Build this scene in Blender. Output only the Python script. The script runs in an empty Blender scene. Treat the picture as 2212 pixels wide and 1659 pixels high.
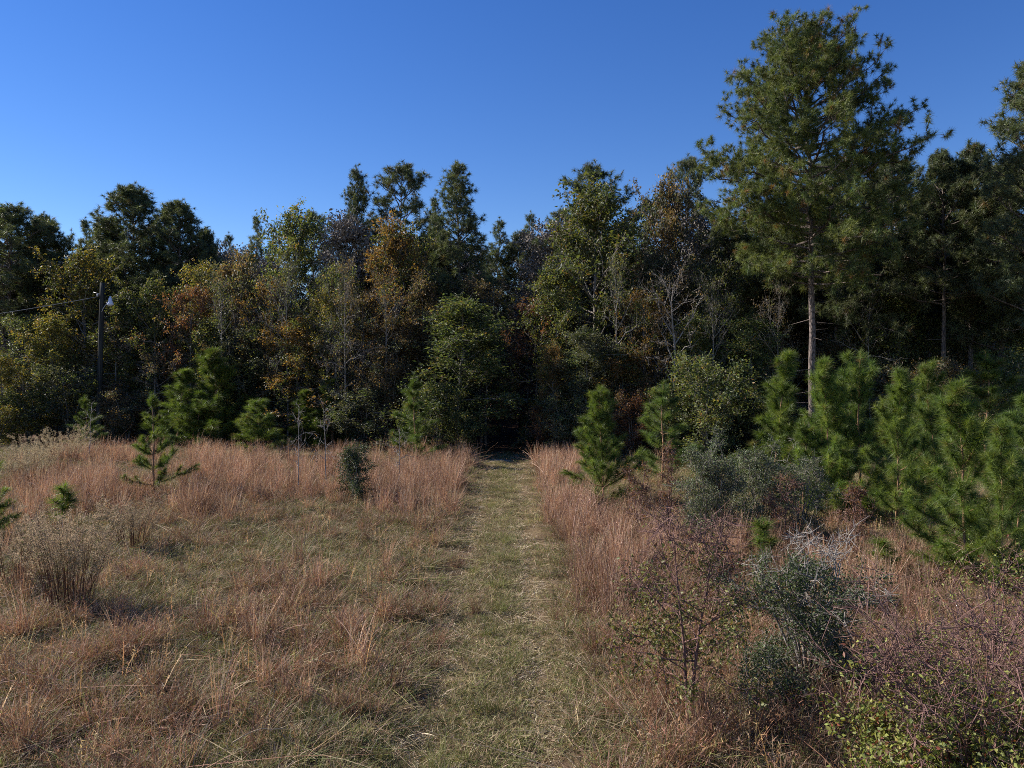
import bpy, math, random
import numpy as np

# ---------------------------------------------------------------- basics
scene = bpy.context.scene
COL = scene.collection
PI = math.pi
F, HZ, CX, H = 1640.0, 800.0, 1106.0, 4.5      # focal length and horizon measured on the photograph, eye height in metres


def hill(x, y):
    x = np.asarray(x, float); y = np.asarray(y, float)
    z = 0.05 * np.sin(0.55 * x + 1.3) * np.sin(0.42 * y + .4) + 0.035 * np.sin(1.3 * x - 0.9 * y) + 0.02 * np.sin(2.9 * x + 2.2 * y + 1)
    xc = track_x(y)
    d = np.abs(x - xc)
    z = z * np.clip((d - .3) / 2.0, .35, 1)
    z = z - 0.07 * np.exp(-((np.abs(x + .1 - xc) - .7) / .22) ** 2) - .03 * np.exp(-(d / 1.3) ** 4)
    return z


def track_x(y):
    y = np.asarray(y, float)
    return -0.26 - 0.0004 * np.clip(y - 12, 0, 60) ** 2 * .55


def ground_at(px, py):
    D = H * F / (py - HZ)
    return (px - CX) / F * D, D


def spot(px, D):
    return (px - CX) / F * D, D


# ---------------------------------------------------------------- mesh helpers
class Geo:
    def __init__(s):
        s.v = []; s.q = []; s.t = []; s.c = []; s.n = 0

    def add(s, v, q=None, t=None, c=None):
        v = np.asarray(v, float).reshape(-1, 3)
        if q is not None and len(q): s.q.append(np.asarray(q, int) + s.n)
        if t is not None and len(t): s.t.append(np.asarray(t, int) + s.n)
        s.v.append(v)
        if c is None: c = np.ones((len(v), 3))
        s.c.append(np.broadcast_to(np.asarray(c, float), (len(v), 3)))
        s.n += len(v)

    def mesh(s, name, mat, smooth=False):
        me = bpy.data.meshes.new(name)
        v = np.concatenate(s.v) if s.v else np.zeros((0, 3))
        c = np.concatenate(s.c) if s.c else np.zeros((0, 3))
        q = np.concatenate(s.q) if s.q else np.zeros((0, 4), int)
        t = np.concatenate(s.t) if s.t else np.zeros((0, 3), int)
        me.vertices.add(len(v)); me.vertices.foreach_set('co', v.astype(np.float32).ravel())
        loops = np.concatenate([q.ravel(), t.ravel()]).astype(np.int32)
        me.loops.add(len(loops)); me.loops.foreach_set('vertex_index', loops)
        starts = np.concatenate([np.arange(len(q)) * 4, len(q) * 4 + np.arange(len(t)) * 3]).astype(np.int32)
        me.polygons.add(len(starts)); me.polygons.foreach_set('loop_start', starts)
        me.update(calc_edges=True)
        a = me.attributes.new('tint', 'FLOAT_COLOR', 'POINT')
        a.data.foreach_set('color', np.concatenate([c, np.ones((len(c), 1))], 1).astype(np.float32).ravel())
        if smooth: me.polygons.foreach_set('use_smooth', np.ones(len(starts), bool))
        if mat: me.materials.append(mat)
        me.validate()
        return me


def unit(a):
    return a / (np.linalg.norm(a, axis=-1, keepdims=True) + 1e-9)


def tube(g, path, rad, n=6, c=None, cap=True):
    path = np.asarray(path, float); k = len(path)
    rad = np.broadcast_to(np.asarray(rad, float), (k,))
    tan = unit(np.gradient(path, axis=0))
    ref = np.array([0.31, 0.95, 0.05]) if abs(tan[0][2]) > .6 else np.array([0.05, 0.1, 1.0])
    u = unit(np.cross(tan, ref)); w = np.cross(tan, u)
    a = np.arange(n) / n * 2 * PI
    ring = path[:, None, :] + rad[:, None, None] * (np.cos(a)[None, :, None] * u[:, None, :] + np.sin(a)[None, :, None] * w[:, None, :])
    i = np.arange(k - 1)[:, None] * n; j = np.arange(n)[None, :]; j2 = (j + 1) % n
    q = np.stack([i + j, i + j2, i + n + j2, i + n + j], -1).reshape(-1, 4)
    v = ring.reshape(-1, 3); t = None
    if cap:
        v = np.concatenate([v, path[-1:], path[:1]])
        jj = np.arange(n); b = (k - 1) * n
        t = np.concatenate([np.stack([b + jj, b + (jj + 1) % n, np.full(n, k * n)], -1),
                            np.stack([(jj + 1) % n, jj, np.full(n, k * n + 1)], -1)])
    g.add(v, q, t, c)


def segs(g, a, b, r0, r1, c=None):
    """many straight three-sided twigs at once"""
    a = np.asarray(a, float).reshape(-1, 3); b = np.asarray(b, float).reshape(-1, 3); m = len(a)
    if not m: return
    d = unit(b - a); ref = np.where(np.abs(d[:, 2:3]) > .8, [[1., .2, 0]], [[0, .1, 1.]])
    u = unit(np.cross(d, ref)); w = np.cross(d, u)
    r0 = np.broadcast_to(r0, (m,))[:, None]; r1 = np.broadcast_to(r1, (m,))[:, None]
    vs = []
    for r, p in ((r0, a), (r1, b)):
        for k in range(3):
            an = k * 2 * PI / 3
            vs.append(p + r * (math.cos(an) * u + math.sin(an) * w))
    v = np.stack(vs, 1).reshape(-1, 3)
    o = np.arange(m)[:, None, None] * 6
    f = np.array([[0, 1, 4, 3], [1, 2, 5, 4], [2, 0, 3, 5]])[None]
    if c is not None and np.ndim(c) == 2: c = np.repeat(c, 6, 0)
    g.add(v, (o + f).reshape(-1, 4), None, c)


def pick(rng, pal, n):
    cols = np.array([p[0] for p in pal]); w = np.array([p[1] for p in pal], float)
    c = cols[rng.choice(len(pal), n, p=w / w.sum())]
    return c * rng.uniform(.75, 1.25, (n, 1)) * rng.uniform(.93, 1.07, (n, 3))


def leaves(g, rng, C, size, pal, up=.5, clump=None):
    n = len(C)
    nor = unit(rng.normal(size=(n, 3)) + [0, 0, up])
    d = unit(np.cross(nor, rng.normal(size=(n, 3))) + [0, 0, -.25])
    s = np.cross(nor, d)
    L = size * rng.uniform(.6, 1.25, (n, 1)); W = L * rng.uniform(.42, .62, (n, 1)) * .5
    fold = nor * W * .5
    v = np.stack([C, C + d * L * .5 + s * W + fold, C + d * L, C + d * L * .5 - s * W + fold], 1).reshape(-1, 3)
    o = np.arange(n)[:, None] * 4
    col = pick(rng, pal, n)
    if clump is not None: col = col * clump
    t = np.concatenate([o + [[0, 1, 2]], o + [[0, 2, 3]]])
    g.add(v, None, t, np.repeat(col, 4, 0))


def needles(g, rng, C, A, size, per, length, width, pal, brush=.2, spread=.75, axis=.62):
    n = len(C); A = unit(A)
    tc = pick(rng, pal, n)
    C = np.repeat(C, per, 0); Ax = np.repeat(A, per, 0); S = np.repeat(size, per)[:, None]
    d = unit(Ax * axis + rng.normal(size=C.shape) * spread)
    st = C - Ax * rng.uniform(0, 1, (len(C), 1)) * brush * S
    L = length * S * rng.uniform(.7, 1.15, (len(C), 1))
    en = st + d * L + np.array([0, 0, -.12]) * L
    sd = unit(np.cross(d, rng.normal(size=C.shape))) * width * .5
    v = np.stack([st - sd, st + sd, en], 1).reshape(-1, 3)
    t = np.arange(len(v)).reshape(-1, 3)
    col = np.repeat(tc, per, 0) * rng.uniform(.85, 1.15, (len(C), 1))
    g.add(v, None, t, np.repeat(col, 3, 0))


def wander(rng, h, k, amp, lean=(0, 0)):
    z = np.linspace(0, h, k)
    off = np.cumsum(rng.normal(size=(k, 2)) * amp, 0); off -= off[0]
    off *= np.linspace(0, 1, k)[:, None] ** .5
    s = (z / h)[:, None]
    return np.concatenate([off + s * np.array(lean), z[:, None]], 1)


def along(path, t):
    k = len(path) - 1
    f = min(max(t, 0), .9999) * k; i = int(f)
    return path[i] + (path[i + 1] - path[i]) * (f - i)


# ---------------------------------------------------------------- materials
def mat_new(name):
    m = bpy.data.materials.new(name); m.use_nodes = True
    nt = m.node_tree; nt.nodes.clear()
    return m, nt, nt.nodes, nt.links


def leaf_material(name, rough=.5, spec=.35, trans=.35, vary=.25, tcol=(1.25, 1.2, .55)):
    m, nt, N, L = mat_new(name)
    out = N.new('ShaderNodeOutputMaterial')
    at = N.new('ShaderNodeAttribute'); at.attribute_name = 'tint'
    oi = N.new('ShaderNodeObjectInfo')
    mr = N.new('ShaderNodeMapRange'); mr.inputs[3].default_value = 1 - vary; mr.inputs[4].default_value = 1 + vary
    L.new(oi.outputs['Random'], mr.inputs[0])
    mul = N.new('ShaderNodeVectorMath'); mul.operation = 'SCALE'
    L.new(at.outputs['Color'], mul.inputs[0]); L.new(mr.outputs[0], mul.inputs['Scale'])
    p = N.new('ShaderNodeBsdfPrincipled')
    p.inputs['Roughness'].default_value = rough; p.inputs['Specular IOR Level'].default_value = spec
    L.new(mul.outputs[0], p.inputs['Base Color'])
    tm = N.new('ShaderNodeVectorMath'); tm.operation = 'MULTIPLY'; tm.inputs[1].default_value = tcol
    L.new(mul.outputs[0], tm.inputs[0])
    tr = N.new('ShaderNodeBsdfTranslucent'); L.new(tm.outputs[0], tr.inputs['Color'])
    mx = N.new('ShaderNodeMixShader'); mx.inputs[0].default_value = trans
    L.new(p.outputs[0], mx.inputs[1]); L.new(tr.outputs[0], mx.inputs[2]); L.new(mx.outputs[0], out.inputs[0])
    return m


def bark_material(name, c1, c2, scale=9, stretch=.25, rough=.9, bump=.6):
    m, nt, N, L = mat_new(name)
    out = N.new('ShaderNodeOutputMaterial')
    tc = N.new('ShaderNodeTexCoord'); mp = N.new('ShaderNodeMapping'); mp.inputs['Scale'].default_value = (1, 1, stretch)
    L.new(tc.outputs['Object'], mp.inputs[0])
    vo = N.new('ShaderNodeTexVoronoi'); vo.inputs['Scale'].default_value = scale; vo.feature = 'DISTANCE_TO_EDGE'
    no = N.new('ShaderNodeTexNoise'); no.inputs['Scale'].default_value = scale * 1.7; no.inputs['Detail'].default_value = 5
    L.new(mp.outputs[0], vo.inputs['Vector']); L.new(mp.outputs[0], no.inputs['Vector'])
    ad = N.new('ShaderNodeMath'); ad.operation = 'MULTIPLY_ADD'; ad.inputs[1].default_value = 1.6
    L.new(vo.outputs['Distance'], ad.inputs[0]); L.new(no.outputs['Fac'], ad.inputs[2])
    cr = N.new('ShaderNodeValToRGB'); cr.color_ramp.elements[0].position = .45; cr.color_ramp.elements[1].position = .85
    cr.color_ramp.elements[0].color = (*c1, 1); cr.color_ramp.elements[1].color = (*c2, 1)
    L.new(ad.outputs[0], cr.inputs[0])
    p = N.new('ShaderNodeBsdfPrincipled'); p.inputs['Roughness'].default_value = rough; p.inputs['Specular IOR Level'].default_value = .2
    L.new(cr.outputs[0], p.inputs['Base Color'])
    bp = N.new('ShaderNodeBump'); bp.inputs['Strength'].default_value = bump; bp.inputs['Distance'].default_value = .03
    L.new(ad.outputs[0], bp.inputs['Height']); L.new(bp.outputs[0], p.inputs['Normal'])
    L.new(p.outputs[0], out.inputs[0])
    return m


def plain_material(name, c, rough=.6, metal=0, var=.15, scale=12):
    m, nt, N, L = mat_new(name)
    out = N.new('ShaderNodeOutputMaterial'); p = N.new('ShaderNodeBsdfPrincipled')
    p.inputs['Roughness'].default_value = rough; p.inputs['Metallic'].default_value = metal
    no = N.new('ShaderNodeTexNoise'); no.inputs['Scale'].default_value = scale; no.inputs['Detail'].default_value = 4
    cr = N.new('ShaderNodeValToRGB')
    cr.color_ramp.elements[0].color = (*[x * (1 - var) for x in c], 1); cr.color_ramp.elements[1].color = (*[x * (1 + var) for x in c], 1)
    L.new(no.outputs['Fac'], cr.inputs[0]); L.new(cr.outputs[0], p.inputs['Base Color']); L.new(p.outputs[0], out.inputs[0])
    return m


M_LEAF = leaf_material('broad_leaf', .5, .36, .46, .2, (1.4, 1.3, .6))
M_SMALL = leaf_material('small_glossy_leaf', .5, .3, .3, .1)
M_NEEDLE = leaf_material('pine_needle', .5, .3, .3, .16, (1.25, 1.25, .6))
M_YOUNG = leaf_material('young_pine_needle', .45, .35, .4, .2, (1.15, 1.2, .5))
M_GRASS = leaf_material('grass_blade', .6, .22, .27, .42, (1.1, 1.05, .8))
M_BARK = bark_material('hardwood_bark', (.1, .088, .075), (.3, .265, .235), 14)
M_PALE = bark_material('pale_dead_wood', (.16, .14, .125), (.34, .305, .27), 20, bump=.2)
M_PINEBARK = bark_material('pine_bark', (.05, .04, .036), (.2, .16, .142), 9, .4, bump=1)
M_TWIG = bark_material('purple_brown_twig', (.1, .055, .05), (.23, .135, .115), 25, bump=.2)
M_STEMBARK = bark_material('young_pine_bark', (.16, .09, .055), (.34, .2, .12), 20)
M_POLE = bark_material('weathered_pole_wood', (.016, .018, .018), (.048, .05, .047), 6, .05, bump=.3)

# ---------------------------------------------------------------- object helpers
def link(o):
    COL.objects.link(o); return o


def thing(name, label, cat, x, y, rot=0, sxy=1, sz=1, parts=(), group=None, z=None):
    """an Empty at the base of the thing, with one mesh object per part"""
    e = link(bpy.data.objects.new(name, None))
    e.empty_display_size = .3
    e.location = (x, y, (float(hill(x, y)) if z is None else z) - .02)
    e.rotation_euler = (0, 0, rot); e.scale = (sxy, sxy, sz)
    e['label'] = label; e['category'] = cat
    if group: e['group'] = group
    for pn, me in parts:
        if me is None: continue
        o = link(bpy.data.objects.new(pn, me)); o.parent = e
    return e


def single(name, me, kind=None, label=None, cat=None, group=None, loc=(0, 0, 0)):
    o = link(bpy.data.objects.new(name, me)); o.location = loc
    if kind: o['kind'] = kind
    if label: o['label'] = label
    if cat: o['category'] = cat
    if group: o['group'] = group
    return o


# ---------------------------------------------------------------- plant makers
def pine(seed, h, cb, rmax, tr, limbs, prof, pal, per=36, nlen=.23, nw=.016, lean=(0, 0), el=(0, 52), gap=.12, tuft=1.0, dead=8, dens=1.0, amp=.004, lv=(.6, 1.1)):
    """trunk, limbs, side branches, shoots, and a ball of needles on every shoot"""
    rng = np.random.default_rng(seed)
    W = Geo(); N = Geo()
    tp = wander(rng, h, 14, amp * h, lean)
    trad = tr * (1 - np.linspace(0, 1, 14) * .88); trad[0] *= 1.25
    tube(W, tp, trad, 9)
    C = []; A = []; S = []; sa = []; sb = []; r0 = []
    az = rng.uniform(0, 6)
    for i in range(limbs):
        p = ((i + rng.uniform(0, 1)) / limbs) ** .92
        az += 2.4 + rng.normal() * .4
        if rng.uniform() < gap: continue
        base = along(tp, cb + (1 - cb) * .97 * p)
        L = rmax * prof(p) * rng.uniform(*lv)
        e = math.radians(el[0] + (el[1] - el[0]) * p + rng.normal() * 8)
        out = np.array([math.cos(az), math.sin(az), 0])
        k = 7; s = np.linspace(0, 1, k)[:, None]
        cur = rng.uniform(.0, .2) * (1 - .6 * p)
        path = base + out * (L * math.cos(e) * s) + np.array([0, 0, 1]) * (L * math.sin(e) * s + L * cur * s ** 2)
        path[1:] += rng.normal(size=(k - 1, 3)) * .03 * L * s[1:]
        br = max(.012, min(.02 + .011 * L, tr * .4))
        tube(W, path, np.linspace(br, .01, k), 5, cap=False)
        m = max(2, int((1.6 + 1.9 * L) * dens))
        for j in range(m):
            ss = 1 - .72 * (j + rng.uniform(0, 1)) / m
            b = along(path, ss); tn = unit(along(path, min(ss + .05, 1)) - along(path, ss - .08))
            side = unit(np.cross(tn, [0, 0, 1]) + rng.normal(size=3) * .35) * (1 if j % 2 else -1)
            d = unit(tn * rng.uniform(.25, .8) + side * rng.uniform(.5, 1) + np.array([0, 0, rng.uniform(-.05, .5)]))
            l = rng.uniform(.55, 1.15) * min(1.5, .3 + .3 * L * (1.25 - ss))
            en = b + d * l
            sa.append(b); sb.append(en); r0.append(.008 + .008 * l)
            C.append(en); A.append(d + [0, 0, .35]); S.append(tuft * rng.uniform(.8, 1.25))
            nt = int(1 + l * 4.2 * dens)
            for _ in range(nt):
                d2 = unit(d * .5 + rng.normal(size=3) * .6 + [0, 0, .35]); b2 = b + d * l * rng.uniform(.3, .98); e2 = b2 + d2 * rng.uniform(.18, .45)
                sa.append(b2); sb.append(e2); r0.append(.007); C.append(e2); A.append(d2 + [0, 0, .25]); S.append(tuft * rng.uniform(.7, 1.2))
        C.append(path[-1]); A.append(path[-1] - path[-2]); S.append(tuft * 1.1)
    for j in range(4):
        C.append(tp[-1] + rng.normal(size=3) * [.15, .15, .1] - [0, 0, .12 * j]); A.append(np.array([0, 0, 1.]) + rng.normal(size=3) * .3); S.append(tuft)
    for j in range(dead):
        t = rng.uniform(.3 * cb, cb); b = along(tp, t); a = rng.uniform(0, 6.28); l = rng.uniform(.4, 1.4) * (rmax / 3)
        e1 = b + np.array([math.cos(a), math.sin(a), rng.uniform(-.2, .4)]) * l
        sa.append(b); sb.append(e1); r0.append(.018)
    segs(W, sa, sb, np.array(r0), .005)
    C = np.array(C); A = np.array(A); S = np.array(S)
    needles(N, rng, C, A, S, per, nlen, nw, pal, nlen * .45, .8, .42)
    return W, N


def young_pine(seed, h, r, pal, whorl=.42, per_w=6, per=48, nlen=.25, nw=.0078, el=(38, 66), bare=.06, tr=.035, lean=(0, 0), shrink=.78):
    """a few whorls of upswept bottle-brush shoots round a leader"""
    rng = np.random.default_rng(seed)
    W = Geo(); N = Geo()
    tp = wander(rng, h, 9, .018 * h * .3, lean)
    tube(W, tp, np.linspace(tr, .008, 9), 7)
    C = []; A = []; S = []; sa = []; sb = []; r0 = []
    z = h * bare; az = 0
    while z < h * .93:
        p = z / h
        for i in range(per_w + rng.integers(-1, 2)):
            az += 2 * PI / per_w + rng.normal() * .3
            L = r * (1.06 - p) ** shrink * rng.uniform(.5, 1.25) + .1
            e = math.radians(el[0] + (el[1] - el[0]) * p + rng.normal() * 8)
            k = 6; s = np.linspace(0, 1, k)[:, None]
            path = along(tp, (z + rng.uniform(-.08, .08)) / h) + np.array([math.cos(az), math.sin(az), 0]) * L * math.cos(e) * s + np.array([0, 0, 1.]) * (L * math.sin(e) * s ** 1.3)
            tube(W, path, np.linspace(.006 + .01 * L, .004, k), 4, cap=False)
            m = max(3, int(L / .1))
            for j in range(m):
                ss = .18 + .82 * (j + .7) / m
                C.append(along(path, ss)); A.append(along(path, min(1, ss + .1)) - along(path, ss - .1)); S.append(rng.uniform(.8, 1.1))
            for j in range(int(L / .3) + 1):
                ss = rng.uniform(.35, .9); b = along(path, ss); tn = unit(path[-1] - path[-3])
                d = unit(tn + unit(np.cross(tn, rng.normal(size=3))) * .75 + [0, 0, .3]); l = rng.uniform(.18, .42) * min(1, L)
                sa.append(b); sb.append(b + d * l); r0.append(.006)
                for q in (.35, .7, 1):
                    C.append(b + d * l * q); A.append(d); S.append(rng.uniform(.75, 1.05))
        z += whorl * rng.uniform(.8, 1.2) * (1.15 - .4 * p)
    for j in range(int(.55 / .1)):
        C.append(along(tp, 1 - j * .1 / h)); A.append(np.array([0, 0, 1.]) + rng.normal(size=3) * .1); S.append(.9)
    segs(W, sa, sb, np.array(r0), .003)
    needles(N, rng, np.array(C), np.array(A), np.array(S), per, nlen, nw, pal, .1, .55)
    return W, N


def hardwood(seed, h, cb, rx, tr, limbs, nsub, ntw, per, size, pals, stems=1, splay=.5, el=(12, 58), prof=None, fill=1.0, up=.5, amp=.02, twl=.55, tip=.95, lr=(.5, 1.2), leafz=None, jit=.1, rmin=.0, mix=.3, pals2=None, vee=.25):
    """trunk(s), limbs, branches, twigs, and leaves on the twigs. Returns wood and one leaf Geo per palette"""
    rng = np.random.default_rng(seed)
    W = Geo()
    prof = prof or (lambda p: math.sqrt(max(.06, 1 - ((p - .38) / .66) ** 2)))
    trunks = []
    for s in range(stems):
        a = s * 2.4 + rng.uniform(0, .8)
        ln = (0, 0) if stems == 1 else (math.cos(a) * splay * rng.uniform(.5, 1.1), math.sin(a) * splay * rng.uniform(.5, 1.1))
        hh = h * (tip if stems == 1 else rng.uniform(.72, 1) * tip)
        tp = wander(rng, hh, 10, amp * h * .4, ln)
        if stems > 1: tp[:, :2] *= (tp[:, 2:3] / hh) ** vee
        tube(W, tp, np.linspace(tr, max(tr * .12, .005), 10), 7 if stems == 1 else 5)
        trunks.append(tp)
    sa = []; sb = []; r0 = []; r1 = []; ta = []; tb = []; tw = []; t2 = []
    az = 0
    for i in range(limbs):
        p = (i + rng.uniform(0, 1)) / limbs; tp = trunks[i % stems]
        t = cb + (1 - cb) * p; base = along(tp, t); az += 2.4 + rng.normal() * .4
        L = rx * prof(p) * rng.uniform(*lr)
        e = math.radians(el[0] + (el[1] - el[0]) * p + rng.normal() * 13)
        k = 6; s = np.linspace(0, 1, k)[:, None]
        path = base + np.array([math.cos(az), math.sin(az), 0]) * L * math.cos(e) * s + np.array([0, 0, 1.]) * L * (math.sin(e) * s + rng.uniform(-.25, .2) * s ** 2)
        path[1:] += rng.normal(size=(k - 1, 3)) * .05 * L * s[1:]
        br = max(tr * .38 * (L / rx) * (1.1 - .6 * p), .006 + rmin)
        tube(W, path, np.linspace(br, max(br * .25, .003), k), 5, cap=False)
        for j in range(nsub):
            ss = .3 + .7 * (j + rng.uniform(0, 1)) / nsub
            b = along(path, ss); tn = unit(along(path, min(ss + .1, 1)) - along(path, ss - .1))
            d = unit(tn * .7 + rng.normal(size=3) * .55 + [0, 0, .12]); l = L * .42 * rng.uniform(.5, 1.2) * (1.25 - .6 * ss)
            mid = b + d * l * .5 + rng.normal(size=3) * .05 * l; en = mid + unit(d + rng.normal(size=3) * .35) * l * .5
            rr = max(br * .4, .004 + rmin)
            sa += [b, mid]; sb += [mid, en]; r0 += [rr, rr * .7]; r1 += [rr * .7, rr * .3]
            cl = rng.uniform(.72, 1.28); c2 = rng.uniform() < mix
            for q in range(ntw):
                f = rng.uniform(.1, 1); bb = b + (mid - b) * f * 2 if f < .5 else mid + (en - mid) * (f - .5) * 2
                dd = unit(d * .5 + rng.normal(size=3) * .7); ll = twl * rng.uniform(.5, 1.25)
                ta.append(bb); tb.append(bb + dd * ll); tw.append(cl); t2.append(c2)
    segs(W, sa, sb, np.array(r0), np.array(r1))
    ta = np.array(ta); tb = np.array(tb); tw = np.array(tw); t2 = np.array(t2)
    segs(W, ta, tb, .005 + rmin * .6, .002 + rmin * .4)
    keep = rng.uniform(size=len(ta)) < fill
    if leafz is not None:
        zz = (ta[:, 2] / h - leafz[0]) / leafz[1]
        keep &= rng.uniform(size=len(ta)) < np.exp(-zz ** 2)
    ka, kb, kw, k2 = ta[keep], tb[keep], tw[keep], t2[keep]
    n = len(ka) * per; idx = np.repeat(np.arange(len(ka)), per)
    f = rng.uniform(.05, 1.08, (n, 1))
    Cc = ka[idx] + (kb[idx] - ka[idx]) * f + rng.normal(size=(n, 3)) * jit
    Cc[:, 2] = np.maximum(Cc[:, 2], .03)
    outs = []
    sec = k2[idx] if n else None
    for pi, pal in enumerate(pals):
        g = Geo(); r2 = np.random.default_rng(seed + 5)
        if n:
            leaves(g, r2, Cc[~sec], size, pal, up, kw[idx][~sec][:, None])
            if sec.any(): leaves(g, r2, Cc[sec], size, (pals2[pi] if pals2 else pal), up, kw[idx][sec][:, None])
        outs.append(g)
    return W, outs


# palettes: (linear colour, weight)
PAL_PINE = [((.115, .14, .04), 5), ((.15, .17, .05), 3), ((.08, .11, .038), 3), ((.22, .13, .05), .4)]
PAL_PINE2 = [((.098, .118, .058), 5), ((.125, .145, .07), 3), ((.07, .088, .045), 3), ((.15, .11, .05), .25)]
PAL_YOUNG = [((.13, .18, .038), 5), ((.185, .23, .052), 3), ((.085, .13, .032), 3), ((.24, .2, .08), .3), ((.15, .12, .05), .15)]
PAL_YOUNG2 = [((.108, .155, .04), 5), ((.15, .195, .048), 3), ((.072, .115, .032), 3), ((.2, .13, .06), .2)]
PAL = dict(
    olive=[((.095, .11, .035), 5), ((.072, .09, .03), 5), ((.14, .135, .045), 1.8), ((.16, .1, .045), .7)],
    green=[((.055, .08, .03), 5), ((.075, .1, .04), 4), ((.045, .06, .028), 3), ((.13, .13, .06), .8)],
    grey=[((.075, .085, .055), 5), ((.10, .11, .075), 3), ((.06, .065, .04), 3)],
    yellow=[((.2, .165, .04), 4), ((.14, .14, .035), 4), ((.09, .1, .03), 3), ((.24, .15, .05), 1)],
    orange=[((.17, .095, .033), 4), ((.13, .08, .033), 4), ((.115, .095, .035), 4), ((.2, .13, .045), 1.5)],
    brown=[((.13, .088, .05), 4), ((.1, .072, .045), 4), ((.16, .112, .062), 2), ((.09, .085, .04), 3)],
    red=[((.14, .06, .033), 4), ((.11, .055, .035), 4), ((.16, .085, .04), 2)],
)
PAL = {k: [(tuple(v * 1.2 for v in c), w) for c, w in p] for k, p in PAL.items()}
PN = list(PAL)
SECOND = dict(olive='green', green='olive', grey='green', yellow='olive', orange='olive', brown='grey', red='brown')

# ---------------------------------------------------------------- the meshes each kind shares
HW = {}
shapes = {  # seed, h, cb, rx, tr, limbs, nsub, ntw, per, size
    'a': dict(seed=11, h=10, cb=.16, rx=2.7, tr=.13, limbs=40, nsub=7, ntw=4, per=15, size=.15, rmin=.0025),
    'b': dict(seed=23, h=10, cb=.2, rx=2.9, tr=.12, limbs=34, nsub=7, ntw=4, per=14, size=.15, fill=.7, rmin=.003),
    'c': dict(seed=37, h=10, cb=.12, rx=2.3, tr=.11, limbs=42, nsub=6, ntw=4, per=17, size=.14, el=(6, 56), rmin=.002),
    'd': dict(seed=41, h=4, cb=.04, rx=1.9, tr=.05, limbs=34, nsub=7, ntw=3, per=16, size=.11, stems=5, splay=.9, twl=.4),
    'f': dict(seed=61, h=10, cb=.42, rx=3.2, tr=.13, limbs=34, nsub=7, ntw=4, per=15, size=.15, el=(0, 50), fill=.85),
    'e': dict(seed=53, h=9, cb=.25, rx=2.2, tr=.10, limbs=30, nsub=6, ntw=4, per=9, size=.13, fill=.3),
}
for k, a in shapes.items():
    W, outs = hardwood(pals=[PAL[p] for p in PN], pals2=[PAL[SECOND[p]] for p in PN], **a)
    HW[k] = (W.mesh('hardwood_trunk', M_BARK, True), {p: g.mesh('hardwood_crown', M_LEAF) for p, g in zip(PN, outs)}, a['h'], a['rx'])


def hw(shape, pal, px, top, w, D, label, cat='tree', name=None, group='hardwood trees along the forest edge', rot=None):
    tr, crowns, h0, rx = HW[shape]
    x, y = spot(px, D)
    h = H + (HZ - top) / F * D
    width = w * 1.3 / F * D
    thing(name or ('hardwood_tree' if shape != 'd' else 'leafy_bush'), label, cat, x, y, (px * 1.7 + D) % 6.28 if rot is None else rot,
          width / (2 * rx * .98), h / h0, [('trunk', tr), ('crown', crowns[pal])], group)


round_p = lambda p: 1.04 - max(0, (p - .3) / .71) ** 2.3
cone_p = lambda p: (1.04 - p) ** .75 * (.75 + .25 * min(1, p * 6))
slim_p = lambda p: (1.05 - p) ** .6 * .9
PV = {}
for key, a in {
    'tall': dict(seed=3, h=16, cb=.5, rmax=2.8, tr=.17, limbs=70, prof=round_p, pal=PAL_PINE2, per=34, nlen=.3, nw=.024, gap=.08, dens=1.4),
    'full': dict(seed=5, h=16, cb=.33, rmax=2.9, tr=.17, limbs=96, prof=round_p, pal=PAL_PINE2, per=34, nlen=.3, nw=.024, gap=.05, dens=1.4),
    'cone': dict(seed=8, h=16, cb=.36, rmax=2.8, tr=.14, limbs=76, prof=cone_p, pal=PAL_PINE2, per=34, nlen=.29, nw=.022, gap=.07, el=(4, 50), dens=1.35),
    'thin': dict(seed=13, h=16, cb=.5, rmax=1.8, tr=.11, limbs=44, prof=slim_p, pal=PAL_PINE2, per=32, nlen=.29, nw=.022, gap=.12, el=(20, 55), dens=1.2),
    'open': dict(seed=17, h=16, cb=.46, rmax=2.6, tr=.13, limbs=58, prof=round_p, pal=PAL_PINE2, per=32, nlen=.3, nw=.022, gap=.14, el=(12, 50), dens=1.25),
}.items():
    W, N = pine(**a)
    PV[key] = (W.mesh('pine_trunk', M_PINEBARK, True), N.mesh('pine_crown', M_NEEDLE), 16, a['rmax'])


def pt(shape, px, top, w, D, label, rot=None, group='pine trees of the forest'):
    tr, cr, h0, rm = PV[shape]
    x, y = spot(px, D)
    h = H + (HZ - top - 4) / F * D - .15
    thing('pine_tree', label, 'pine tree', x, y, (px * 2.3 + D) % 6.28 if rot is None else rot, 1.12 * (w / F * D) / (2 * rm * .98), h / (h0 * 1.01), [('trunk', tr), ('crown', cr)], group)


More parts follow.
